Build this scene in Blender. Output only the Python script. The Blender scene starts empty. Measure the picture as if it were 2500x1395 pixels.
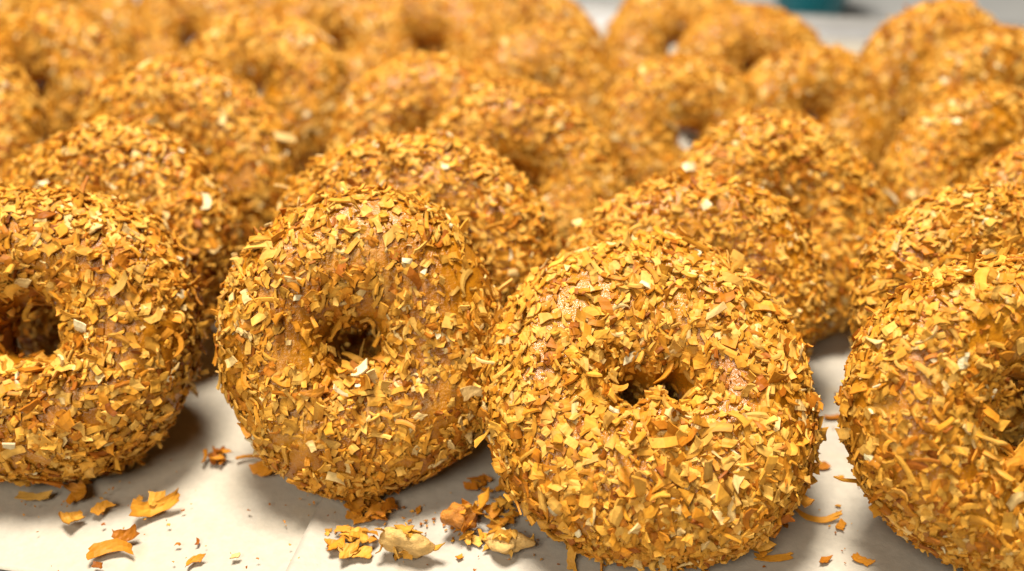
import bpy, math
import numpy as np
from mathutils import Matrix, Vector

scene = bpy.context.scene
COL = scene.collection

# ------------------------------------------------------------------ helpers
def link(o, parent=None):
    COL.objects.link(o)
    if parent is not None:
        o.parent = parent
    return o

def tag(o, label, cat, group=None, kind=None):
    if label: o['label'] = label
    if cat: o['category'] = cat
    if group: o['group'] = group
    if kind: o['kind'] = kind
    return o

def mesh_np(name, verts, quads, mat, tint=None, smooth=False, tris=None):
    """verts (n,3), quads (m,4) -> mesh with an optional per-point colour."""
    me = bpy.data.meshes.new(name)
    verts = np.ascontiguousarray(verts, dtype=np.float32)
    quads = np.ascontiguousarray(quads, dtype=np.int32)
    m, k = quads.shape
    me.vertices.add(len(verts)); me.vertices.foreach_set('co', verts.ravel())
    me.loops.add(m * k); me.loops.foreach_set('vertex_index', quads.ravel())
    me.polygons.add(m)
    me.polygons.foreach_set('loop_start', np.arange(0, m * k, k, dtype=np.int32))
    me.polygons.foreach_set('loop_total', np.full(m, k, dtype=np.int32))
    me.polygons.foreach_set('use_smooth', np.full(m, smooth, dtype=bool))
    me.update(calc_edges=True)
    if tint is not None:
        a = me.attributes.new('tint', 'FLOAT_COLOR', 'POINT')
        a.data.foreach_set('color', np.ascontiguousarray(tint, dtype=np.float32).ravel())
    me.materials.append(mat)
    return me

def nodes_of(name):
    m = bpy.data.materials.new(name); m.use_nodes = True
    nt = m.node_tree; nt.nodes.clear()
    out = nt.nodes.new('ShaderNodeOutputMaterial')
    return m, nt, out

def N(nt, t, **kw):
    n = nt.nodes.new(t)
    for k, v in kw.items():
        if k in n.inputs: n.inputs[k].default_value = v
        else: setattr(n, k, v)
    return n

def ramp(nt, stops):
    r = nt.nodes.new('ShaderNodeValToRGB')
    e = r.color_ramp.elements
    while len(e) < len(stops): e.new(0.5)
    for el, (p, c) in zip(e, stops):
        el.position = p; el.color = (*c, 1) if len(c) == 3 else c
    return r

def noise(nt, co, scale, detail=4, rough=0.6):
    n = N(nt, 'ShaderNodeTexNoise', Scale=scale, Detail=detail, Roughness=rough)
    nt.links.new(co, n.inputs['Vector'])
    return n

# ------------------------------------------------------------------ materials
def mat_flake():
    m, nt, out = nodes_of('toasted_coconut')
    L = nt.links.new
    at = N(nt, 'ShaderNodeAttribute', attribute_name='tint')
    tc = N(nt, 'ShaderNodeTexCoord')
    nz = noise(nt, tc.outputs['Object'], 900, 3)
    mp = N(nt, 'ShaderNodeMapRange'); mp.inputs['To Min'].default_value = 0.74; mp.inputs['To Max'].default_value = 1.22
    L(nz.outputs['Fac'], mp.inputs['Value'])
    mul = N(nt, 'ShaderNodeVectorMath', operation='MULTIPLY')
    L(at.outputs['Color'], mul.inputs[0]); L(mp.outputs['Result'], mul.inputs[1])
    bs = N(nt, 'ShaderNodeBsdfPrincipled', Roughness=0.5)
    bs.inputs['Specular IOR Level'].default_value = 0.16
    L(mul.outputs['Vector'], bs.inputs['Base Color'])
    bmp = N(nt, 'ShaderNodeBump', Strength=0.2, Distance=0.0003)
    nz2 = noise(nt, tc.outputs['Object'], 1600, 3)
    L(nz2.outputs['Fac'], bmp.inputs['Height']); L(bmp.outputs['Normal'], bs.inputs['Normal'])
    tr = N(nt, 'ShaderNodeBsdfTranslucent')
    L(mul.outputs['Vector'], tr.inputs['Color'])
    mx = N(nt, 'ShaderNodeMixShader', Fac=0.12)
    L(bs.outputs[0], mx.inputs[1]); L(tr.outputs[0], mx.inputs[2]); L(mx.outputs[0], out.inputs['Surface'])
    return m

def mat_dough():
    m, nt, out = nodes_of('glazed_dough')
    L = nt.links.new
    tc = N(nt, 'ShaderNodeTexCoord')
    co = tc.outputs['Object']
    n1 = noise(nt, co, 70, 4)
    r1 = ramp(nt, [(0.30, (0.29, 0.098, 0.003)), (0.52, (0.42, 0.158, 0.006)), (0.72, (0.52, 0.225, 0.014))])
    L(n1.outputs['Fac'], r1.inputs['Fac'])
    # patches where the sugar glaze dried paler
    n2 = noise(nt, co, 95, 5, 0.65)
    r2 = ramp(nt, [(0.56, (0, 0, 0)), (0.70, (1, 1, 1))]); L(n2.outputs['Fac'], r2.inputs['Fac'])
    mixc = N(nt, 'ShaderNodeMix', data_type='RGBA')
    sc = N(nt, 'ShaderNodeMath', operation='MULTIPLY'); sc.inputs[1].default_value = 0.6
    L(r2.outputs['Color'], sc.inputs[0]); L(sc.outputs[0], mixc.inputs[0])
    L(r1.outputs['Color'], mixc.inputs[6]); mixc.inputs[7].default_value = (0.62, 0.36, 0.10, 1)
    bs = N(nt, 'ShaderNodeBsdfPrincipled', Roughness=0.28)
    L(mixc.outputs[2], bs.inputs['Base Color'])
    bs.inputs['Subsurface Weight'].default_value = 0.12
    bs.inputs['Specular IOR Level'].default_value = 0.3
    bs.inputs['Subsurface Radius'].default_value = (1.0, 0.6, 0.25)
    bs.inputs['Subsurface Scale'].default_value = 0.002
    bs.inputs['Coat Weight'].default_value = 0.30
    bs.inputs['Coat Roughness'].default_value = 0.15
    n3 = noise(nt, co, 260, 5, 0.65)
    n4 = noise(nt, co, 800, 3)
    ad = N(nt, 'ShaderNodeMath', operation='MULTIPLY_ADD'); ad.inputs[1].default_value = 0.18
    L(n4.outputs['Fac'], ad.inputs[0]); L(n3.outputs['Fac'], ad.inputs[2])
    bmp = N(nt, 'ShaderNodeBump', Strength=0.5, Distance=0.0020)
    L(ad.outputs[0], bmp.inputs['Height']); L(bmp.outputs['Normal'], bs.inputs['Normal'])
    L(bmp.outputs['Normal'], bs.inputs['Coat Normal'])
    L(bs.outputs[0], out.inputs['Surface'])
    return m

def mat_paper(name, base, warm):
    m, nt, out = nodes_of(name)
    L = nt.links.new
    tc = N(nt, 'ShaderNodeTexCoord'); co = tc.outputs['Object']
    n1 = noise(nt, co, 28, 5, 0.6)
    r1 = ramp(nt, [(0.35, base), (0.68, warm)]); L(n1.outputs['Fac'], r1.inputs['Fac'])
    n2 = noise(nt, co, 420, 6, 0.7)      # pulp mottling
    mp = N(nt, 'ShaderNodeMapRange'); mp.inputs['From Min'].default_value = 0.3; mp.inputs['From Max'].default_value = 0.7
    mp.inputs['To Min'].default_value = 0.88; mp.inputs['To Max'].default_value = 1.05
    L(n2.outputs['Fac'], mp.inputs['Value'])
    mul = N(nt, 'ShaderNodeVectorMath', operation='MULTIPLY')
    L(r1.outputs['Color'], mul.inputs[0]); L(mp.outputs['Result'], mul.inputs[1])
    # faint grease spots
    n5 = noise(nt, co, 55, 2, 0.5)
    r5 = ramp(nt, [(0.66, (0, 0, 0)), (0.74, (1, 1, 1))]); L(n5.outputs['Fac'], r5.inputs['Fac'])
    s5 = N(nt, 'ShaderNodeMath', operation='MULTIPLY'); s5.inputs[1].default_value = 0.6; L(r5.outputs['Color'], s5.inputs[0])
    mixc = N(nt, 'ShaderNodeMix', data_type='RGBA'); L(s5.outputs[0], mixc.inputs[0])
    L(mul.outputs['Vector'], mixc.inputs[6]); mixc.inputs[7].default_value = (0.43, 0.34, 0.21, 1)
    bs = N(nt, 'ShaderNodeBsdfPrincipled', Roughness=0.48)
    bs.inputs['Specular IOR Level'].default_value = 0.35
    L(mixc.outputs[2], bs.inputs['Base Color'])
    mus = noise(nt, co, 160, 6, 0.7)
    bmp = N(nt, 'ShaderNodeBump', Strength=0.5, Distance=0.0008)
    L(mus.outputs['Fac'], bmp.inputs['Height']); L(bmp.outputs['Normal'], bs.inputs['Normal'])
    L(bs.outputs[0], out.inputs['Surface'])
    return m

def mat_plain(name, col, rough=0.5, metal=0.0, var=0.08, scale=30, bump=0.0):
    m, nt, out = nodes_of(name)
    L = nt.links.new
    tc = N(nt, 'ShaderNodeTexCoord')
    n1 = noise(nt, tc.outputs['Object'], scale, 4)
    a = tuple(c * (1 - var) for c in col); b = tuple(min(1, c * (1 + var)) for c in col)
    r1 = ramp(nt, [(0.3, a), (0.7, b)]); L(n1.outputs['Fac'], r1.inputs['Fac'])
    bs = N(nt, 'ShaderNodeBsdfPrincipled', Roughness=rough, Metallic=metal)
    if bump:
        n2 = noise(nt, tc.outputs['Object'], scale * 2.2, 6, .7)
        bm_ = N(nt, 'ShaderNodeBump', Strength=1.0, Distance=bump)
        L(n2.outputs['Fac'], bm_.inputs['Height']); L(bm_.outputs['Normal'], bs.inputs['Normal'])
    L(r1.outputs['Color'], bs.inputs['Base Color']); L(bs.outputs[0], out.inputs['Surface'])
    return m

M_FLAKE = mat_flake()
M_DOUGH = mat_dough()
M_PAPER = mat_paper('parchment', (0.46, 0.412, 0.332), (0.49, 0.43, 0.325))
M_PAPER2 = mat_paper('parchment_grey', (0.44, 0.40, 0.332), (0.47, 0.415, 0.322))
M_TRAY = mat_plain('aluminium', (0.72, 0.72, 0.72), 0.35, 0.9)
M_COUNTER = mat_plain('grey_counter', (0.30, 0.30, 0.29), 0.5)
M_WALL = mat_plain('grey_wall', (0.50, 0.49, 0.47), 0.7)
M_TEAL = mat_plain('teal_plastic', (0.004, 0.16, 0.20), 0.35)
M_TEAL_D = mat_plain('teal_plastic_dark', (0.003, 0.11, 0.14), 0.4)

# ------------------------------------------------------------------ coconut flakes
PALETTE = np.array([
    (0.70, 0.345, 0.044), (0.65, 0.288, 0.028), (0.59, 0.232, 0.018), (0.73, 0.405, 0.078),
    (0.47, 0.160, 0.011), (0.33, 0.095, 0.006), (0.77, 0.530, 0.205), (0.82, 0.680, 0.390)])
PAL_W = np.array([0.28, 0.22, 0.13, 0.22, 0.07, 0.035, 0.04, 0.006])

def flake_geo(rng, Lx, Wy, th, bend, twist, cup, taper, nu=6, nv=3, rough=0.065):
    """n shaved flakes at the origin, length along x, normal along z: (n, 2*nu*nv, 3)."""
    n = len(Lx)
    u = np.linspace(-.5, .5, nu); v = np.linspace(-.5, .5, nv)
    U, V = np.meshgrid(u, v, indexing='ij'); U = U.ravel()[None]; V = V.ravel()[None]
    border_u = np.isclose(np.abs(U), .5); border_v = np.isclose(np.abs(V), .5)
    c = lambda a: a[:, None]
    wide = 1 - c(taper) * (U + .5) + 0.0 * U
    wob = 1 + rng.normal(0, rough, (n, U.shape[1]))
    x = U * (1 + border_u * rng.normal(0, rough * .8, (n, U.shape[1]))) * c(Lx)
    shear = rng.normal(0, .30, n)
    x = x + c(shear) * V * c(Wy)
    y = V * c(Wy) * wide * np.where(border_v, wob, 1)
    side = rng.normal(0, .10, n)                      # a sideways sweep of long shreds
    y = y + c(side) * c(Lx) * (U * U * 4 - .33)
    # true arc bend along x
    k = c(bend) / c(Lx); k = np.where(np.abs(k) < 1e-3, 1e-3, k)
    z = (1 - np.cos(k * x)) / k; xb = np.sin(k * x) / k
    z = z + c(twist) * U * V * c(Wy) * 2 + c(cup) * (V * V - .1) * c(Wy)
    z = z + rng.normal(0, .018, z.shape) * c(Wy)
    ph = rng.uniform(0, 6.28, n); z = z + c(Wy) * .04 * np.sin(c(ph) + U * 9)
    t = c(th) * np.where(border_u | border_v, .72, 1.0) * .5
    top = np.stack([xb, y, z + t], -1); bot = np.stack([xb, y, z - t], -1)
    return np.concatenate([top, bot], 1)

def flake_quads(nu, nv):
    q = []; m = nu * nv
    idx = lambda i, j: i * nv + j
    for i in range(nu - 1):
        for j in range(nv - 1):
            a, b, c_, d = idx(i, j), idx(i + 1, j), idx(i + 1, j + 1), idx(i, j + 1)
            q.append((a, b, c_, d)); q.append((d + m, c_ + m, b + m, a + m))
    loop = [idx(i, 0) for i in range(nu)] + [idx(nu - 1, j) for j in range(1, nv)] + \
           [idx(i, nv - 1) for i in range(nu - 2, -1, -1)] + [idx(0, j) for j in range(nv - 2, 0, -1)]
    for a, b in zip(loop, loop[1:] + loop[:1]):
        q.append((b, a, a + m, b + m))
    return np.array(q)

def flake_tint(rng, n, nu, nv, weights=None, gain=1.0):
    w = PAL_W if weights is None else np.array(weights, float)
    w = w / w.sum()
    c = PALETTE[rng.choice(len(PALETTE), n, p=w)] * rng.normal(1, .10, (n, 1)) * gain
    u = np.linspace(-.5, .5, nu); v = np.linspace(-.5, .5, nv)
    U, V = np.meshgrid(u, v, indexing='ij')
    edge = (np.isclose(np.abs(U), .5) | np.isclose(np.abs(V), .5)).ravel()
    toast = rng.random(n) < .4
    e = 1 - (edge[None] * toast[:, None]) * rng.uniform(.10, .40, (n, 1))
    grad = 1 + (U.ravel()[None]) * rng.normal(0, .16, (n, 1))    # unevenly browned from end to end
    f = e * grad
    col = np.clip(c[:, None, :] * np.stack([f ** .8, f, f ** 1.2], -1), .004, .95)
    col = np.concatenate([col, col * .96], 1)
    return np.concatenate([col, np.ones((*col.shape[:2], 1))], -1)

def random_sizes(rng, n):
    kind = rng.choice(4, n, p=[.58, .23, .05, .14])         # chip, strip, long shred, sliver
    L = np.select([kind == 0, kind == 1, kind == 2, kind == 3],
                  [rng.lognormal(math.log(2.22), .34, n), rng.lognormal(math.log(3.4), .32, n),
                   rng.lognormal(math.log(6.0), .25, n), rng.lognormal(math.log(2.0), .3, n)])
    asp = np.select([kind == 0, kind == 1, kind == 2, kind == 3],
                    [rng.uniform(.55, .95, n), rng.uniform(.26, .48, n), rng.uniform(.14, .24, n), rng.uniform(.2, .36, n)])
    L = np.minimum(L, np.where(kind == 2, 8.5, 5.6)); W = np.minimum(L * asp, 2.9)
    bend = np.select([kind == 0, kind == 1, kind == 2], [rng.normal(0, .30, n), rng.normal(0, .42, n), rng.normal(0, .9, n)], rng.normal(0, .3, n))
    bend = np.clip(bend, -2.6, 2.6)
    twist = rng.normal(0, .25, n); cup = rng.normal(0, .20, n)
    taper = np.where(rng.random(n) < .24, rng.uniform(.25, .75, n), rng.uniform(-.15, .25, n))
    th = rng.uniform(.45, .85, n)
    return L * 1e-3, W * 1e-3, th * 1e-3, bend, twist, cup, taper

# ------------------------------------------------------------------ doughnut body
class Body:
    """Lumpy ring, axis +z, in metres."""
    def __init__(self, seed, R=0.0240, r=0.0172, ax=0.0158, sx=1.0, cover=1.0, sq=2.12, slit=0.0, lump=0.0):
        self.rng = np.random.default_rng(seed)
        self.R, self.r, self.ax, self.sx, self.cover = R, r, ax, sx, cover
        self.sq, self.slit, self.lump = sq, slit, lump
        g = self.rng
        self.k = g.normal(0, 1, (10, 3)); self.k /= np.linalg.norm(self.k, axis=1)[:, None]
        self.k *= np.concatenate([g.uniform(60, 130, 5), g.uniform(190, 420, 5)])[:, None]
        self.p = g.uniform(0, 6.28, 10)
        self.a = np.concatenate([g.uniform(.35, .6, 5), g.uniform(.08, .18, 5)]) * 1e-3
        self.rk = g.uniform(0, 6.28, 4); self.ra = g.normal(0, .035, 4)
        self.dk = g.normal(0, 1, (6, 3)) * 120; self.dp = g.uniform(0, 6.28, 6)
    def raw(self, u, v):
        R = self.R * (1 + sum(self.ra[i] * .5 * np.cos((i + 2) * u + self.rk[i]) for i in range(3)))
        rr = self.r * (1 + self.ra[3] * .6 * np.cos(2 * u + self.rk[3]))
        sl = self.slit * (np.cos(u) ** 2 - .45)            # a hole drawn out sideways
        R = R + self.r * sl; rr = rr * (1 - sl)
        q = (np.abs(np.cos(u)) ** self.sq + np.abs(np.sin(u)) ** self.sq) ** (-1 / self.sq)
        R = R * (1 + (q - 1) * .8)
        if self.lump:                                      # a blister of dough bulging into the hole
            du = (u + .1 + np.pi) % (2 * np.pi) - np.pi; dv = (v % (2 * np.pi)) - 2.55
            rr = rr * (1 + self.lump * np.exp(-(du / .55) ** 2 - (dv / .55) ** 2))
        cv = np.cos(v)
        rad = R + rr * np.sign(cv) * np.abs(cv) ** .93
        x = rad * np.cos(u) * self.sx; y = rad * np.sin(u)
        z = self.ax * np.sign(np.sin(v)) * np.abs(np.sin(v)) ** .92
        return np.stack([x, y, z], -1)
    def surf(self, u, v):
        e = 2e-3
        P = self.raw(u, v)
        n = np.cross(self.raw(u + e, v) - self.raw(u - e, v), self.raw(u, v + e) - self.raw(u, v - e))
        n /= np.linalg.norm(n, axis=-1, keepdims=True) + 1e-12
        d = (np.sin(P @ self.k.T + self.p) * self.a).sum(-1)
        return P + n * d[..., None], n
    def density(self, P):
        """0..1: where the coating is thick or thin."""
        d = np.sin(P @ self.dk.T + self.dp).sum(-1) / 2.2
        return np.clip(.90 + .48 * d, .36, 1)
    def dough(self, name):
        nu, nv = 200, 100
        u = np.linspace(0, 2 * np.pi, nu, endpoint=False); v = np.linspace(0, 2 * np.pi, nv, endpoint=False)
        U, V = np.meshgrid(u, v, indexing='ij')
        P, n = self.surf(U, V)
        i, j = np.meshgrid(np.arange(nu), np.arange(nv), indexing='ij')
        f = lambda a, b: (a % nu) * nv + (b % nv)
        q = np.stack([f(i, j), f(i + 1, j), f(i + 1, j + 1), f(i, j + 1)], -1).reshape(-1, 4)
        self.pts = P.reshape(-1, 3)
        return mesh_np(name, self.pts, q, M_DOUGH, smooth=True)
    def scatter(self, n, inner=0.15):
        g = self.rng
        u = g.uniform(0, 2 * np.pi, n * 4); v = g.uniform(0, 2 * np.pi, n * 4)
        w = (self.R + self.r * np.cos(v)) / (self.R + self.r)
        P, nn = self.surf(u, v)
        w = w * self.density(P) ** (1.0 / max(self.cover, .2)) if self.cover < 3 else w
        w = np.where(np.cos(v) < -.86, w * inner, w)
        keep = np.nonzero(g.random(n * 4) < w)[0][:n]
        return P[keep], nn[keep]
    def flakes(self, n_big, n_small, nu=6, nv=3, gain=1.0, weights=None, lie=1.0):
        g = self.rng
        out_v, out_c = [], []
        for which, n in (('small', n_small), ('big', n_big)):
            P, nn = self.scatter(n)
            n = len(P)
            L, W, th, bend, twist, cup, taper = random_sizes(g, n)
            if which == 'small':
                s = g.uniform(.25, .55, n); L *= s; W *= s * 1.5; th *= 1.25
            geo = flake_geo(g, L, W, th, bend, twist, cup, taper, nu, nv)
            # orientation: normal leans away from the surface normal
            tilt = np.abs(g.normal(0, 17 * lie, n)); stand = g.random(n) < .12 * lie
            tilt = np.where(stand, g.uniform(38, 78, n), tilt); tilt = np.radians(np.minimum(tilt, 80))
            rv = g.normal(0, 1, (n, 3)); t1 = np.cross(nn, rv); t1 /= np.linalg.norm(t1, axis=1)[:, None]
            t2 = np.cross(nn, t1)
            zn = nn * np.cos(tilt)[:, None] + t1 * np.sin(tilt)[:, None]
            ix = -nn * np.sin(tilt)[:, None] + t1 * np.cos(tilt)[:, None]   # uphill direction
            a = g.uniform(0, 2 * np.pi, n)
            a = np.where(stand, np.where(g.random(n) < .5, 0, np.pi / 2) + g.normal(0, .3, n), a)
            X = ix * np.cos(a)[:, None] + t2 * np.sin(a)[:, None]
            Y = np.cross(zn, X)
            half = np.abs(np.cos(a)) * L * .5 + np.abs(np.sin(a)) * W * .5
            lift = np.sin(tilt) * half * .72 + g.uniform(-.25, .85, n) * 1e-3 * (.5 if which == 'small' else 1)
            C = P + nn * lift[:, None]
            vv = C[:, None] + geo[..., 0:1] * X[:, None] + geo[..., 1:2] * Y[:, None] + geo[..., 2:3] * zn[:, None]
            out_v.append(vv); out_c.append(flake_tint(g, n, nu, nv, [.18, .24, .26, .10, .15, .06, .01, 0] if which == 'small' else weights, gain * (.86 if which == 'small' else 1)))
        return np.concatenate(out_v), np.concatenate(out_c)
    def tuft(self, n, u0, v0, du, dv, nu, nv, seed):
        g = np.random.default_rng(seed)
        P, nn = self.surf(u0 + g.normal(0, du, n), v0 + g.normal(0, dv, n))
        L, W, th, bend, twist, cup, taper = random_sizes(g, n)
        L = g.uniform(3.2, 7.5, n) * 1e-3; W = L * g.uniform(.2, .6, n)
        geo = flake_geo(g, L, W, th, bend * 1.3, twist, cup, taper, nu, nv)
        tilt = np.radians(g.uniform(5, 75, n))
        t1 = np.cross(nn, g.normal(0, 1, (n, 3))); t1 /= np.linalg.norm(t1, axis=1)[:, None]
        zn = nn * np.cos(tilt)[:, None] + t1 * np.sin(tilt)[:, None]
        X = -nn * np.sin(tilt)[:, None] + t1 * np.cos(tilt)[:, None]; Y = np.cross(zn, X)
        C = P + nn * (np.sin(tilt) * L * .4 + g.uniform(.2, 1.6, n) * 1e-3)[:, None]
        vv = C[:, None] + geo[..., 0:1] * X[:, None] + geo[..., 1:2] * Y[:, None] + geo[..., 2:3] * zn[:, None]
        return vv, flake_tint(g, n, nu, nv, [.3, .2, .15, .2, .06, .02, .06, .02])

def flakes_mesh(name, V, C, nu, nv):
    q = flake_quads(nu, nv); n, k = V.shape[:2]
    Q = (q[None] + (np.arange(n) * k)[:, None, None]).reshape(-1, 4)
    return mesh_np(name, V.reshape(-1, 3), Q, M_FLAKE, tint=C.reshape(-1, 4))

def loose_mesh(name, seed, L, W, bend=.6, twist=.2, cup=.2, taper=.2, tint=1, th=.4, nu=9, nv=5, rough=.10, gain=1.0):
    g = np.random.default_rng(seed); o1 = np.ones(1)
    V = flake_geo(g, o1 * L * 1e-3, o1 * W * 1e-3, o1 * th * 1e-3, o1 * bend, o1 * twist, o1 * cup, o1 * taper, nu, nv, rough)[0]
    wts = np.zeros(len(PALETTE)); wts[tint] = 1
    C = flake_tint(g, 1, nu, nv, wts, gain)[0]
    return V, C, flake_quads(nu, nv)

# ------------------------------------------------------------------ camera
CAM_H, PITCH = 0.188, math.radians(30)
cam_d = bpy.data.cameras.new('camera'); cam = bpy.data.objects.new('camera', cam_d); COL.objects.link(cam)
cam.location = (0, 0, CAM_H); cam.rotation_euler = (math.pi / 2 - PITCH, 0, 0)
cam_d.sensor_width = 36; cam_d.lens = 36; cam_d.clip_start = 0.01; cam_d.clip_end = 20
cam_d.dof.use_dof = True; cam_d.dof.focus_distance = 0.252; cam_d.dof.aperture_fstop = 6.4
scene.camera = cam
CAMV = np.array([0, 0, CAM_H])

# ------------------------------------------------------------------ the doughnuts
GROUP = 'coconut doughnuts on the tray'
# key: x, y, axis elevation, yaw, scale, height stretch, spin, body, label
UNIQUE = {   # body parameters, flakes big, small, single-flake parts
    'A1': (dict(seed=11, R=.0250, r=.0163), 5969, 2386, 100),
    'B1': (dict(seed=23, R=.0224, r=.0185, ax=.0175, sx=1.0, cover=.6, sq=2.9, slit=.14, lump=.30), 4422, 1560, 100),
    'C1': (dict(seed=35, R=.0224, r=.0189, slit=.22, sq=2.3), 6633, 2662, 100),
    'D1': (dict(seed=47, R=.0250, r=.0163), 5528, 2203, 100),
    'A2': (dict(seed=52, ax=.0133, R=.0248, r=.0165), 5969, 2570, 60), 'B2': (dict(seed=64, ax=.0133, R=.0250, r=.0163), 6412, 2754, 60),
    'C2': (dict(seed=71, ax=.0133, R=.0246, r=.0167), 6412, 2754, 60), 'D2': (dict(seed=83, ax=.0133, R=.0248, r=.0165), 6633, 2754, 60),
    'V1': (dict(seed=101, ax=.0133, R=.0238, r=.0174), 5969, 2019, 0), 'V2': (dict(seed=113, ax=.0133, R=.0242, r=.0170, cover=.7), 5528, 2019, 0), 'V3': (dict(seed=127, ax=.0133, R=.0236, r=.0176), 6191, 2019, 0)}

DONUTS = [
 ('A1', -0.1295, 0.2374, 38, 1, 1.044, 0.928, 0, 'A1', 'front row doughnut cut off by the left edge of the photo, dark open hole'),
 ('B1', -0.0402, 0.2309, 31, 7, 0.891, 1.095, 0, 'B1', 'front row doughnut with the barest glaze, narrow and tall, turned a little to the right'),
 ('C1', 0.0360, 0.2163, 56, 2, 1.006, 1.076, 0, 'C1', 'whole round front doughnut nearest the middle, thickly flaked, with a wide slit of a hole'),
 ('D1', 0.1210, 0.1985, 31, 2, 0.924, 1.009, 0, 'D1', 'front row doughnut cut off by the right edge of the photo'),
 ('A2', -0.1285, 0.2885, 32, -10, 1.013, 0.920, 20, 'A2', 'doughnut leaning directly behind the leftmost front doughnut'),
 ('A3', -0.1212, 0.3480, 30, -8, 1.047, 0.920, 75, 'V1', 'third doughnut back in the left column, dark hole half covered by the one before it'),
 ('A4', -0.1119, 0.4261, 34, -10, 1.008, 0.920, 10, 'V2', 'blurred fourth doughnut back in the left column, hole in view'),
 ('Z2', -0.2232, 0.3723, 33, -10, 1.073, 0.920, 140, 'V3', 'blurred doughnut half out of the photo at the far left, below another one'),
 ('Z3', -0.2078, 0.4389, 31, -12, 0.988, 0.920, 200, 'V1', 'very blurred doughnut in the top left corner beside the bare white paper'),
 ('B2', -0.0301, 0.2776, 33, 0, 1.024, 0.920, 0, 'B2', 'doughnut leaning right behind the barely glazed narrow one, only its upper half showing'),
 ('B3', 0.0029, 0.3397, 31, 6, 0.934, 0.920, 250, 'V2', 'third doughnut back in the second column, its arch rising beyond the half hidden one'),
 ('B4', -0.0332, 0.3736, 31, 0, 0.960, 0.920, 310, 'V3', 'low doughnut peeking out left of and behind the third one in the second column'),
 ('B5', 0.0109, 0.4276, 33, 4, 0.896, 0.920, 30, 'V1', 'blurred fifth doughnut back in the second column, just left of the gap in the middle'),
 ('B6', -0.0413, 0.5053, 36, 0, 0.925, 0.920, 100, 'V2', 'very blurred doughnut at the top middle whose crown leaves the photo, left one of two'),
 ('B8', 0.0084, 0.4996, 36, 4, 0.903, 0.920, 170, 'V3', 'very blurred doughnut at the top middle beside the grey gap'),
 ('B7', -0.0881, 0.5035, 40, 0, 0.917, 1.0, 220, 'V1', 'very blurred far doughnut at the top, right behind the fourth of the left column'),
 ('C2', 0.0539, 0.2647, 35, 0, 0.921, 0.920, 0, 'C2', 'doughnut leaning right behind the round middle front one, only its arch showing'),
 ('C3', 0.0869, 0.3041, 31, 4, 0.947, 0.920, 40, 'V3', 'third doughnut back in the third column with one white fleck on its left shoulder'),
 ('C4', 0.0713, 0.3907, 33, 8, 0.885, 0.95, 90, 'V1', 'blurred doughnut with a dark hole in the third column, left of a paler neighbour'),
 ('C5', 0.1266, 0.4149, 33, 5, 0.858, 0.920, 280, 'V1', 'blurred doughnut in the third column standing right of the one with the dark hole'),
 ('C6', 0.1138, 0.4766, 36, 0, 0.887, 0.920, 330, 'V3', 'very blurred far doughnut left of the teal tub'),
 ('C7', 0.0830, 0.5038, 38, 0, 0.906, 1.0, 15, 'V2', 'farthest doughnut right of the grey gap, its crown leaving the photo'),
 ('D2', 0.1380, 0.2485, 34, 5, 0.988, 0.920, 0, 'D2', 'doughnut leaning right behind the front one at the right edge'),
 ('D3', 0.1760, 0.2900, 33, 5, 0.921, 0.920, 60, 'V1', 'doughnut at the right edge of which only a low sliver of arch shows, third back'),
 ('D4', 0.1733, 0.3415, 32, 5, 0.936, 0.920, 150, 'V2', 'blurred fourth doughnut back at the right edge of the photo'),
 ('D5', 0.2046, 0.4041, 31, 5, 0.957, 0.920, 240, 'V3', 'blurred doughnut at the right edge in front of the steep far one'),
 ('D6', 0.1905, 0.4419, 22, -3, 0.915, 1.0, 300, 'V1', 'steepest doughnut, at the far right top with its whole open hole facing us'),
 ('A6', -0.1611, 0.5116, 38, 0, 0.886, 1.0, 190, 'V3', 'very blurred far doughnut at the top left between two nearer ones'),
 ('F1', -0.2260, 0.5120, 36, -6, 0.95, 1.0, 45, 'V2', 'very blurred doughnut at the top edge, right of the top left corner one'),
 ('F2', -0.1180, 0.5800, 36, 0, 0.95, 1.0, 120, 'V1', 'farthest doughnut at the top edge, a sliver above the left column'),
 ('F3', -0.0360, 0.5600, 36, 0, 0.95, 1.0, 265, 'V2', 'farthest doughnut, a sliver at the top edge above the middle two'),
]

FLECKS = [('C3', -.62, -.42, .66, 5.0, 3.4, 30, 7), ('A2', .55, -.45, .70, 5.5, 2.6, 60, 7), ('A3', .72, -.40, .56, 8.5, 3.4, -30, 6),
          ('A1', .55, -.62, .56, 5.0, 2.2, 20, 3), ('B1', .35, -.70, .30, 6.0, 3.0, -10, 6), ('B1', -.40, -.75, .30, 3.0, 2.2, 40, 6),
          ('A1', .20, -.66, .62, 6.5, 2.2, 45, 3)]
bodies, meshes = {}, {}
for key, (kw, nb, ns, nsingle) in UNIQUE.items():
    b = Body(**kw); d = b.dough('dough')
    nu, nv = (5, 3) if key[0] != 'V' else (4, 3)
    V, C = b.flakes(nb, ns, nu, nv, lie=.82 if key[0] != 'V' else .55)
    for (k_, n_, u0, v0, du, dv) in (('C1', 48, -1.45, 1.52, .30, .28), ('B1', 22, -1.8, 2.2, .35, .3), ('A1', 11, -1.5, 2.0, .5, .35), ('D1', 20, -2.2, 2.0, .5, .3)):
        if k_ == key:
            V2, C2 = b.tuft(n_, u0, v0, du, dv, nu, nv, 900 + n_)
            V, C = np.concatenate([V, V2]), np.concatenate([C, C2])
    bodies[key] = b; meshes[key] = [d, V, C, nu, nv, nsingle]
coats = {}
for key in ('V1', 'V2', 'V3'):
    d, V, C, nu, nv, _ = meshes[key]
    coats[key] = flakes_mesh('coconut_coating', V, C, nu, nv)

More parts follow.
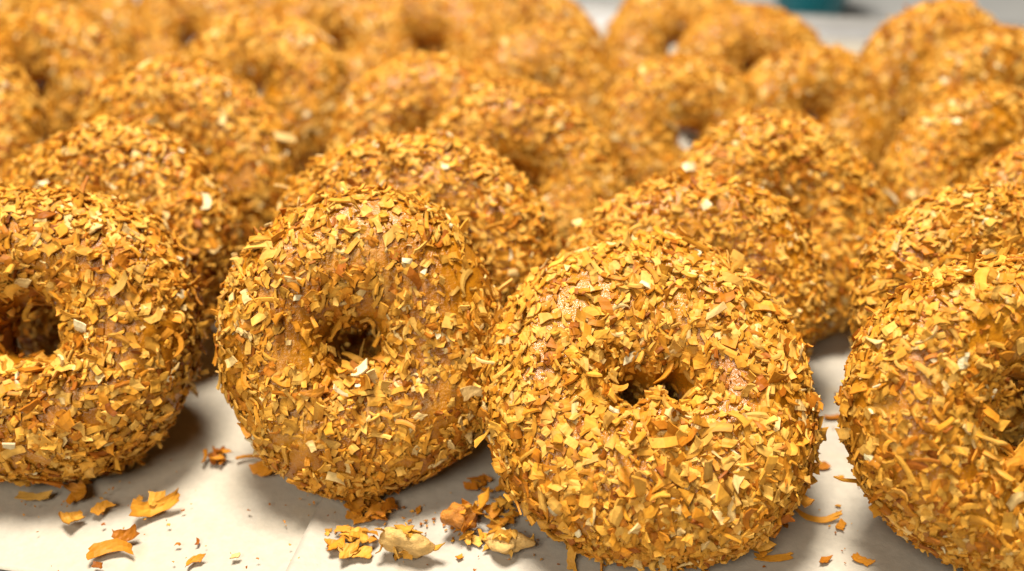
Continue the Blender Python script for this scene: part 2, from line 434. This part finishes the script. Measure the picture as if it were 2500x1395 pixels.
for key, x, y, el, yaw, s, sy, spin, body, label in DONUTS:
    a, w = math.radians(el), math.radians(yaw)
    n = Vector((math.sin(w) * math.cos(a), -math.cos(w) * math.cos(a), math.sin(a)))
    ex = Vector((math.cos(w), math.sin(w), 0)); ey = n.cross(ex)
    Rm = Matrix((ex, ey, n)).transposed()
    scale = np.array([s, s * sy, s])
    sp = math.radians(spin)
    S = np.array([[math.cos(sp), -math.sin(sp), 0], [math.sin(sp), math.cos(sp), 0], [0, 0, 1]])
    b = bodies[body]
    Rn = np.array(Rm) @ np.diag(scale)
    T = Rn @ S
    low = (b.pts @ T.T)[:, 2].min()
    z = -low + 0.0004
    root = link(bpy.data.objects.new('doughnut', None))
    root.empty_display_size = .02
    root.matrix_world = Matrix.Translation((x, y, 0))
    tag(root, label, 'doughnut', GROUP)
    M4 = Matrix.Identity(4)
    for i in range(3):
        for j in range(3): M4[i][j] = T[i, j]
    M4.translation = (0, 0, z)
    d, V, C, nu, nv, nsingle = meshes[body]
    o = link(bpy.data.objects.new('dough', d), root); o.matrix_local = M4
    if nsingle == 0:
        c = link(bpy.data.objects.new('coconut_coating', coats[body]), root)
    else:
        # the flakes that show largest are parts of their own, the rest is one mass
        Wd = V @ T.T + np.array([x, y, z])
        cen = Wd.mean(1); view = CAMV - cen; dist = np.linalg.norm(view, axis=1); view /= dist[:, None]
        m = nu * nv
        dx = Wd[:, m - nv] - Wd[:, 0]; dy = Wd[:, nv - 1] - Wd[:, 0]
        area = np.abs((np.cross(dx, dy) * view).sum(1)) / dist ** 2
        ctr = np.array([x, y, z]); outw = cen - ctr
        bx = (cen - CAMV) @ np.array([1, 0, 0]); bz = (cen - CAMV) @ np.array([0, math.cos(PITCH), -math.sin(PITCH)])
        by = (cen - CAMV) @ np.array([0, math.sin(PITCH), math.cos(PITCH)])
        inside = (np.abs(bx / bz) < .49) & (np.abs(by / bz) < .275)
        P0 = b.pts @ T.T + ctr
        front = ((cen - ctr) @ np.array(n)) > 0.30 * b.ax * s
        upper = by / bz > np.quantile((by / bz), .62) if key[1] != '1' else np.ones(len(by), bool)
        order = np.argsort(-np.where(inside & front & upper, area, 0))[:nsingle]
        rest = np.ones(len(V), bool); rest[order] = False
        q = flake_quads(nu, nv)
        for i in order:
            me = mesh_np('coconut_flake', V[i], q, M_FLAKE, tint=C[i])
            f = link(bpy.data.objects.new('coconut_flake', me), root); f.matrix_local = M4
        c = link(bpy.data.objects.new('coconut_coating', flakes_mesh('coconut_coating', V[rest], C[rest], nu, nv)), root)
    c.matrix_local = M4
    c['kind'] = 'stuff'
    # a few pale, hardly toasted flakes that stand out on single doughnuts
    for (k_, dx_, dy_, dz_, L_, W_, rz_, tint_) in FLECKS:
        if k_ != key: continue
        P = b.pts @ T.T
        dvec = np.array([dx_, dy_, dz_]) / np.linalg.norm([dx_, dy_, dz_])
        nn_ = Vector(dvec); pt = P[np.argmax(P @ dvec)] + np.array([0, 0, z]) + dvec * .0022
        Vf, Cf, Qf = loose_mesh('coconut_flake', int(abs(dx_) * 1000) + 7, L_, W_, bend=.5, tint=tint_, nu=7, nv=4, th=.7)
        Rq = np.array(nn_.to_track_quat('Z', 'Y').to_matrix() @ Matrix.Rotation(math.radians(rz_), 3, 'Z'))
        f = link(bpy.data.objects.new('coconut_flake', mesh_np('coconut_flake', Vf @ Rq.T + pt, Qf, M_FLAKE, tint=Cf)), root)
        f['label'] = 'pale untoasted coconut flake'

# ------------------------------------------------------------------ tray, paper, surroundings
ROT = math.radians(-10)
def rot_xy(p):
    c, s_ = math.cos(ROT), math.sin(ROT)
    return (p[0] * c - p[1] * s_, p[0] * s_ + p[1] * c)

def sheet(name, x0, x1, y0, y1, z, mat, ripple, rng, origin=(0, 0), rotated=True, nx=420, ny=260, curl=0.0, creases=()):
    xs = np.linspace(x0, x1, nx); ys = np.linspace(y0, y1, ny)
    X, Y = np.meshgrid(xs, ys, indexing='ij')
    Z = np.zeros_like(X)
    for i in range(7):
        k = rng.normal(0, 1, 2); k = k / np.linalg.norm(k) * rng.uniform(12, 70)
        Z += rng.uniform(.2, 1) * np.sin(X * k[0] + Y * k[1] + rng.uniform(0, 6.28))
    Z = z + ripple * Z / 3
    for (ax_, ay_, ang, amp_) in creases:      # sharp fold lines
        dd = (X - ax_) * math.cos(ang) + (Y - ay_) * math.sin(ang)
        Z += amp_ * np.exp(-np.abs(dd) / .0045)
    if curl:                                   # the left border lifts off the sheet below
        Z += curl * np.exp(-((X - x0) / .006) ** 2)
    c, s_ = (math.cos(ROT), math.sin(ROT)) if rotated else (1, 0)
    Xr = X * c - Y * s_; Yr = X * s_ + Y * c
    top = np.stack([Xr, Yr, Z], -1).reshape(-1, 3); bot = top - np.array([0, 0, .00012])
    V = np.concatenate([top, bot]); m = nx * ny
    i, j = np.meshgrid(np.arange(nx - 1), np.arange(ny - 1), indexing='ij')
    f = lambda a, b_: (a * ny + b_)
    q = np.stack([f(i, j), f(i + 1, j), f(i + 1, j + 1), f(i, j + 1)], -1).reshape(-1, 4)
    loop = [f(a, 0) for a in range(nx)] + [f(nx - 1, b_) for b_ in range(1, ny)] + \
           [f(a, ny - 1) for a in range(nx - 2, -1, -1)] + [f(0, b_) for b_ in range(ny - 2, 0, -1)]
    side = np.array([(b_, a, a + m, b_ + m) for a, b_ in zip(loop, loop[1:] + loop[:1])])
    Q = np.concatenate([q, q[:, ::-1] + m, side])
    return link(bpy.data.objects.new(name, mesh_np(name, V, Q, mat, smooth=True)))

rng = np.random.default_rng(5)
# in the tray's own turned frame: front edge of the paper at about y' = .161
p1 = sheet('parchment_sheet', -.62, .62, .1611, .665, -.0011, M_PAPER, .00035, rng, creases=[(-.12, .19, .5, .0007), (-.085, .20, -.25, -.0005), (-.105, .2, 1.2, .0005), (-.2, .3, .2, .0008), (-.13, .19, 1.5, -.0004)])
tag(p1, 'white parchment sheet lining the tray under the left doughnuts', 'parchment paper')
p2 = sheet('parchment_sheet', -.0868, .60, .150, .662, -.0004, M_PAPER2, .00018, rng, curl=.0012, creases=[(-.045, .2, -.5, .0004), (.055, .2, .35, .0005), (.075, .21, -.2, -.0004)])
tag(p2, 'greyer parchment sheet lapped over the first, under the right hand doughnuts', 'parchment paper')

def box_mesh(name, boxes, mat, bevel=0.0):
    import bmesh
    bm = bmesh.new()
    for (cx, cy, cz, sx, sy, sz, rz) in boxes:
        g = bmesh.ops.create_cube(bm, size=1)
        mt = Matrix.Rotation(rz, 4, 'Z') @ Matrix.Translation((cx, cy, cz)) @ Matrix.Diagonal((sx, sy, sz, 1))
        bmesh.ops.transform(bm, matrix=mt, verts=g['verts'])
    if bevel:
        bmesh.ops.bevel(bm, geom=bm.edges[:], offset=bevel, segments=2, affect='EDGES')
    me = bpy.data.meshes.new(name); bm.to_mesh(me); bm.free(); me.materials.append(mat)
    return me

tray = link(bpy.data.objects.new('baking_tray', box_mesh('baking_tray', [(0, .395, -.0040, 1.36, .58, .003, ROT)], M_TRAY)))
tag(tray, 'flat aluminium baking tray under the parchment', 'tray')
rim = link(bpy.data.objects.new('rim', box_mesh('rim', [
    (0, .1105, .001, 1.37, .009, .013, ROT), (0, .6875, .001, 1.37, .009, .013, ROT),
    (-.6845, .399, .0012, .009, .565, .013, ROT), (.6845, .399, .0012, .009, .565, .013, ROT)], M_TRAY, .003)), tray)

counter = link(bpy.data.objects.new('counter', box_mesh('counter', [(0, .9, -.031, 3.2, 2.4, .05, 0)], M_COUNTER)))
tag(counter, 'grey counter top under the tray', 'counter', kind='structure')
wall = link(bpy.data.objects.new('wall', box_mesh('wall', [(0, 2.15, .6, 3.6, .08, 1.6, 0)], M_WALL)))
tag(wall, 'plain grey wall far behind the counter', 'wall', kind='structure')

def lathe(name, prof, mat, seg=64):
    a = np.linspace(0, 2 * np.pi, seg, endpoint=False); m = len(prof)
    V = np.array([[(r * math.cos(t), r * math.sin(t), z) for (r, z) in prof] for t in a]).reshape(-1, 3)
    i, j = np.meshgrid(np.arange(seg), np.arange(m - 1), indexing='ij')
    f = lambda p, q: (p % seg) * m + q
    Q = np.stack([f(i, j), f(i + 1, j), f(i + 1, j + 1), f(i, j + 1)], -1).reshape(-1, 4)
    return mesh_np(name, V, Q, mat, smooth=True)

tub = link(bpy.data.objects.new('plastic_tub', None)); tub.location = (0.204, 0.704, -0.006)
tag(tub, 'dark teal round plastic tub standing behind the tray, out of focus', 'tub')
link(bpy.data.objects.new('tub_wall', lathe('tub_wall', [(.0005, .0), (.012, .0), (.019, .003), (.0235, .012), (.026, .06), (.0275, .062), (.0275, .066), (.024, .066), (.018, .006), (.0005, .005)], M_TEAL)), tub)
link(bpy.data.objects.new('lid', lathe('lid', [(.0005, .070), (.024, .070), (.0292, .072), (.0292, .0665), (.028, .0665), (.028, .0675), (.0005, .0675)], M_TEAL_D)), tub)

# ------------------------------------------------------------------ crumbs and loose flakes on the paper
def settle(V, rx, ry, rz):
    Rr = np.array(Matrix.Rotation(rz, 3, 'Z') @ Matrix.Rotation(ry, 3, 'Y') @ Matrix.Rotation(rx, 3, 'X'))
    V = V @ Rr.T
    V[:, 2] -= V[:, 2].min()
    return V

Z0 = 0.0002
def loose(label, x, y, seed, L, W, rz=0, rx=0, ry=0, z=0.0, group=None, name='coconut_flake', cat='coconut flake', **kw):
    V, C, Q = loose_mesh(name, seed, L, W, **kw)
    V = settle(V, math.radians(rx), math.radians(ry), math.radians(rz))
    o = link(bpy.data.objects.new(name, mesh_np(name, V, Q, M_FLAKE, tint=C)))
    o.location = (x, y, Z0 + z)
    return tag(o, label, cat, group)

LG = 'loose flakes on the paper'
loose('thin pale pair of shreds fused flat, lying just in front of the leftmost doughnut', -.1288, .2106, 1, 8.5, 2.6, 5, 12, 4, bend=.5, tint=3, group=LG)
loose('brown curled flake propped against the foot of the leftmost doughnut', -.1168, .2118, 2, 6.5, 4.2, -50, 25, 10, bend=1.2, tint=2, group=LG)
loose('pale notched flake lying between an oval one and the thin pale pair', -.1149, .2016, 3, 5.2, 5.0, 40, 8, 14, bend=.9, cup=.9, taper=.6, tint=0, group=LG)
loose('smooth golden oval flake standing slightly on edge near the left', -.1090, .2062, 4, 5.4, 2.9, 52, 28, 0, bend=.5, tint=1, group=LG)
loose('tiny yellow crumb of flake just behind the big curled boat shaped flake', -.1003, .2096, 5, 2.4, 1.8, 70, 10, 0, tint=1, group=LG)
loose('large boat shaped curled flake with brown inside, biggest on the left paper', -.0943, .2060, 6, 13.0, 4.2, 24, 38, 0, bend=1.3, cup=.7, tint=1, th=.5, group=LG)
loose('square pale flake sitting in the boat shaped curled flake', -.0944, .2075, 7, 4.2, 4.0, 10, 40, 5, z=.0012, bend=.5, tint=0, group=LG)
loose('long orange bowed flake lying nearest the lower left paper edge', -.1012, .1912, 8, 11.5, 3.7, 10, 34, 0, bend=1.3, taper=.3, tint=2, th=.5, group=LG)
loose('short flake with a dark burnt edge lying behind the long orange bowed one', -.0990, .1952, 9, 6.0, 3.6, 28, 42, 0, bend=.8, tint=4, group=LG)
loose('tiny dark brown scrap nearest the bottom left of the photo', -.1029, .1856, 10, 2.7, 1.7, -10, 20, 0, bend=1, tint=5, gain=.8, group=LG)
loose('small golden wedge alone on the paper, right of the long orange bowed flake', -.0794, .1872, 11, 4.3, 2.4, 28, 16, 0, taper=.5, tint=2, group=LG)
loose('minute pale fleck pressed into the paper right of the golden wedge', -.0695, .1888, 12, 2.2, 1.5, 15, 0, 0, bend=.1, tint=6, group=LG)
loose('minute tan fleck near the paper seam at the bottom', -.0543, .1871, 13, 2.2, 1.3, 20, 5, 0, bend=.2, tint=3, group=LG)
loose('thin dull shred lying behind the gap, right of a brown crumb', -.0745, .2275, 14, 7.0, 1.2, 4, 0, 0, bend=.4, tint=2, group=LG)
loose('golden flake tucked against the lower left of the narrow bare doughnut', -.0689, .2203, 15, 6.2, 3.6, -40, 40, 0, bend=.7, tint=2, group=LG)
loose('long pale shred with an upturned end right of the round middle doughnut', .0793, .2031, 16, 13.0, 2.0, -22, 10, 0, bend=.7, twist=.5, tint=1, group=LG)
loose('small oval flake beside the upturned shred', .0856, .1996, 17, 3.7, 2.2, 55, 8, 0, tint=2, group=LG)
loose('straight flat shred sticking out from under the round middle doughnut', .0656, .1882, 18, 9.5, 2.1, 3, 4, 0, bend=.2, tint=1, group=LG)
loose('little square brown flake near the bottom edge, between shred and rectangle', .0784, .1874, 19, 2.6, 2.1, 8, 0, 0, bend=.2, tint=4, group=LG)
loose('small tilted rectangular flake in front of the right doughnut', .0876, .1872, 20, 5.0, 2.5, -35, 10, 0, bend=.4, tint=2, group=LG)
loose('short orange flake beside the right flank of the round middle doughnut', .0866, .2234, 21, 4.2, 2.6, 10, 15, 0, bend=.6, tint=4, group=LG)
loose('small dark crumb of flake, farthest of those in the gap at the right', .1014, .2575, 22, 2.6, 1.6, 10, 0, 0, tint=5, group=LG)
loose('dull brown strip in shade in the gap at the right', .0965, .2459, 23, 6.0, 1.8, 4, 0, 0, bend=.3, tint=4, group=LG)
loose('minute speck of coconut in the gap between the round middle doughnut and the right one', .0911, .2189, 24, 1.5, 1.1, 0, tint=2, group=LG)
loose('minute brown speck lying in front of the amber dough crumb', -.0131, .1885, 25, 1.7, 1.3, 30, tint=2, group=LG)
loose('minute dark speck on the paper behind the amber dough crumb', -.0205, .2022, 26, .9, .7, 30, tint=5, group=LG)
loose('pale pointed flake standing upright at the foot of the round middle doughnut', .0150, .1868, 27, 7.0, 2.6, 78, 0, -50, bend=.5, taper=.3, tint=0, group=LG)

# heaps of flakes: each flake of a heap is its own thing
def heap(x, y, seed, n, rad, tints, what, zmax=.003, stretch=(1, 1)):
    n = int(n * 1.5)
    g = np.random.default_rng(seed)
    for i in range(n):
        a = g.uniform(0, 6.28); r_ = rad * math.sqrt(g.random())
        px, py = x + r_ * math.cos(a) * stretch[0], y + r_ * math.sin(a) * stretch[1]
        L = g.uniform(2.4, 5.2); W = L * g.uniform(.35, .75)
        loose(what, px, py, seed * 100 + i, L, W, g.uniform(0, 360), g.normal(0, 22), g.normal(0, 16),
              z=zmax * (i / max(1, n - 1)) * (1 - r_ / rad * .6), bend=g.normal(0, .6), taper=g.uniform(0, .6),
              tint=int(g.choice(tints)), group=what)
heap(-.0373, .2042, 31, 14, .0055, [1, 2, 2, 4], 'brown flake in the heap fallen under the narrow bare doughnut', .004, (1.0, .6))
heap(-.0405, .1925, 32, 12, .0055, [0, 1, 1, 2], 'golden flake in the loose pile at the paper seam near the bottom edge', .0035, (1.0, .9))
heap(-.0048, .2030, 33, 14, .007, [1, 2, 0], 'flake in the heap against the left foot of the round middle doughnut', .004, (1.0, .6))
heap(-.0060, .2140, 34, 9, .006, [4, 2, 2], 'dark flake in the shaded heap between the two middle front doughnuts', .003, (1.1, .5))
heap(.0560, .1890, 35, 12, .007, [0, 1, 2], 'flake in the heap at the right foot of the round middle doughnut', .004, (1.2, .5))
heap(-.0660, .2250, 36, 7, .005, [1, 2], 'flake in the heap at the left foot of the narrow bare doughnut', .003, (.8, .7))
heap(-.0835, .2265, 37, 6, .0035, [4, 5, 2], 'brown flake in the small blurred cluster in the gap between the two left front doughnuts', .002, (1.0, .6))

# dough crumbs with flakes on them
def crumb(label, x, y, seed, size, flat, mat, tints, nf, col=None, rz=0.0):
    g = np.random.default_rng(seed)
    nu, nv = 40, 24
    u = np.linspace(0, 2 * np.pi, nu, endpoint=False); v = np.linspace(.02, np.pi - .02, nv)
    U, V_ = np.meshgrid(u, v, indexing='ij')
    d = np.stack([np.sin(V_) * np.cos(U), np.sin(V_) * np.sin(U), np.cos(V_)], -1)
    k = g.normal(0, 1, (12, 3)) * np.concatenate([np.full(5, 1.8), np.full(7, 5.0)])[:, None]
    amp = np.concatenate([np.full(5, .15), np.full(7, .065)])
    f = 1 + (np.sin(d @ k.T + g.uniform(0, 6.28, 12)) * amp).sum(-1)
    P = d * f[..., None] * np.array([size[0], size[1], flat]) * .5e-3
    n = d
    Pf = P.reshape(-1, 3); low = Pf[:, 2].min()
    i, j = np.meshgrid(np.arange(nu), np.arange(nv - 1), indexing='ij')
    ff = lambda a, b_: (a % nu) * nv + b_
    Q = np.stack([ff(i, j), ff(i, j + 1), ff(i + 1, j + 1), ff(i + 1, j)], -1).reshape(-1, 4)
    root = link(bpy.data.objects.new('dough_crumb', None)); root.location = (x, y, Z0); root.rotation_euler = (0, 0, rz)
    root.empty_display_size = .005
    tag(root, label, 'crumb', 'dough crumbs on the paper')
    o = link(bpy.data.objects.new('crumb_core', mesh_np('crumb_core', Pf - [0, 0, low], Q, mat, smooth=True)), root)
    idx = g.choice(len(Pf), nf)
    for t, ii in enumerate(idx):
        L = g.uniform(2.2, 4.2); W = L * g.uniform(.45, .8)
        wts = int(g.choice(tints))
        Vf, C, q = loose_mesh('coconut_flake', seed * 50 + t, L, W, bend=g.normal(0, .9), taper=g.uniform(0, .6), tint=wts, nu=6, nv=3)
        nn = Vector(d.reshape(-1, 3)[ii]); nn = (nn + Vector(g.normal(0, .45, 3))).normalized()
        Rq = np.array(nn.to_track_quat('Z', 'Y').to_matrix() @ Matrix.Rotation(g.uniform(0, 6.28), 3, 'Z'))
        Vf = Vf @ Rq.T + Pf[ii] - [0, 0, low] + np.array(nn) * .0003
        Vf[:, 2] = np.maximum(Vf[:, 2], .0001)
        link(bpy.data.objects.new('coconut_flake', mesh_np('coconut_flake', Vf, q, M_FLAKE, tint=C)), root)

M_AMBER = mat_plain('amber_crumb', (0.50, 0.185, 0.018), 0.42, 0, .35, 350, bump=.0009)
M_PALEC = mat_plain('pale_crumb', (0.66, 0.40, 0.12), 0.5, 0, .25, 500, bump=.0006)
crumb('shiny amber dough crumb, darkest and tallest of the three on the paper', -.0131, .1975, 61, (8.0, 6.5), 7.0, M_AMBER, [1, 4, 2], 7)
crumb('square pale crumb alone between the golden pile and the amber crumb', -.0262, .1893, 62, (9.5, 6.0), 6.5, M_PALEC, [0, 3, 6, 0], 14)
crumb('wide whitish crumb with loose flakes, nearest the round middle doughnut', -.0018, .1905, 63, (9.0, 5.5), 5.0, M_PALEC, [0, 3, 6, 7], 12)
heap(-.0072, .1938, 38, 8, .0045, [0, 1, 3], 'yellow flake in the jumble between the amber crumb and the whitish crumb', .003, (1.1, .6))

# fine dust of broken flakes round the feet of the front row: nobody could count it
g = np.random.default_rng(77)
dv, dc, dq, off = [], [], [], 0
for cx, cy_, n_, sp in ((-.118, .212, 40, .016), (-.04, .206, 70, .016), (-.008, .198, 90, .013), (.045, .190, 50, .02), (.088, .20, 26, .018), (-.07, .205, 26, .03), (.07, .225, 20, .02), (-.085, .19, 14, .03)):
    for _ in range(n_):
        L_ = g.lognormal(math.log(.55), .5)
        V, C, Q = loose_mesh('dust', int(g.integers(1e9)), L_, L_ * g.uniform(.4, .9), bend=g.normal(0, .6), tint=int(g.choice([0, 1, 2, 4, 5])), nu=4, nv=3, th=.2)
        V = settle(V, g.normal(0, .3), g.normal(0, .3), g.uniform(0, 6.28)) + [cx + g.normal(0, sp), cy_ + g.normal(0, sp * .45), Z0]
        dv.append(V); dc.append(C); dq.append(Q + off); off += len(V)
dust = link(bpy.data.objects.new('coconut_crumbs', mesh_np('coconut_crumbs', np.concatenate(dv), np.concatenate(dq), M_FLAKE, tint=np.concatenate(dc))))
tag(dust, 'fine crumbs of toasted coconut strewn on the paper round the front doughnuts', 'crumbs', kind='stuff')

# ------------------------------------------------------------------ light
def area(name, loc, target, sx, sy, power, col):
    l = bpy.data.lights.new(name, 'AREA'); l.shape = 'RECTANGLE'; l.size = sx; l.size_y = sy
    l.energy = power; l.color = col
    o = bpy.data.objects.new(name, l); COL.objects.link(o)
    o.location = loc
    o.rotation_euler = (Vector(target) - Vector(loc)).to_track_quat('-Z', 'Y').to_euler()
    return o
area('front_light', (-.34, -.62, .86), (0, .22, 0), .55, .40, 9.5, (1.0, .92, .80))
area('ceiling_light', (-.12, .36, 1.1), (0, .28, 0), .38, .30, 30.0, (1.0, .93, .83))

world = bpy.data.worlds.new('World'); scene.world = world; world.use_nodes = True
bg = world.node_tree.nodes['Background']
bg.inputs['Color'].default_value = (1.0, .95, .88, 1); bg.inputs['Strength'].default_value = 0.02

vs = scene.view_settings
vs.view_transform = 'Standard'; vs.look = 'None'; vs.exposure = 0.0; vs.gamma = 1.0; vs.use_curve_mapping = False
cy = scene.cycles
cy.use_denoising = True
try:
    cy.denoiser = 'OPENIMAGEDENOISE'
except Exception:
    pass
cy.max_bounces = 7; cy.diffuse_bounces = 2; cy.glossy_bounces = 3; cy.transmission_bounces = 3
cy.sample_clamp_indirect = 4.0
cy.use_adaptive_sampling = False
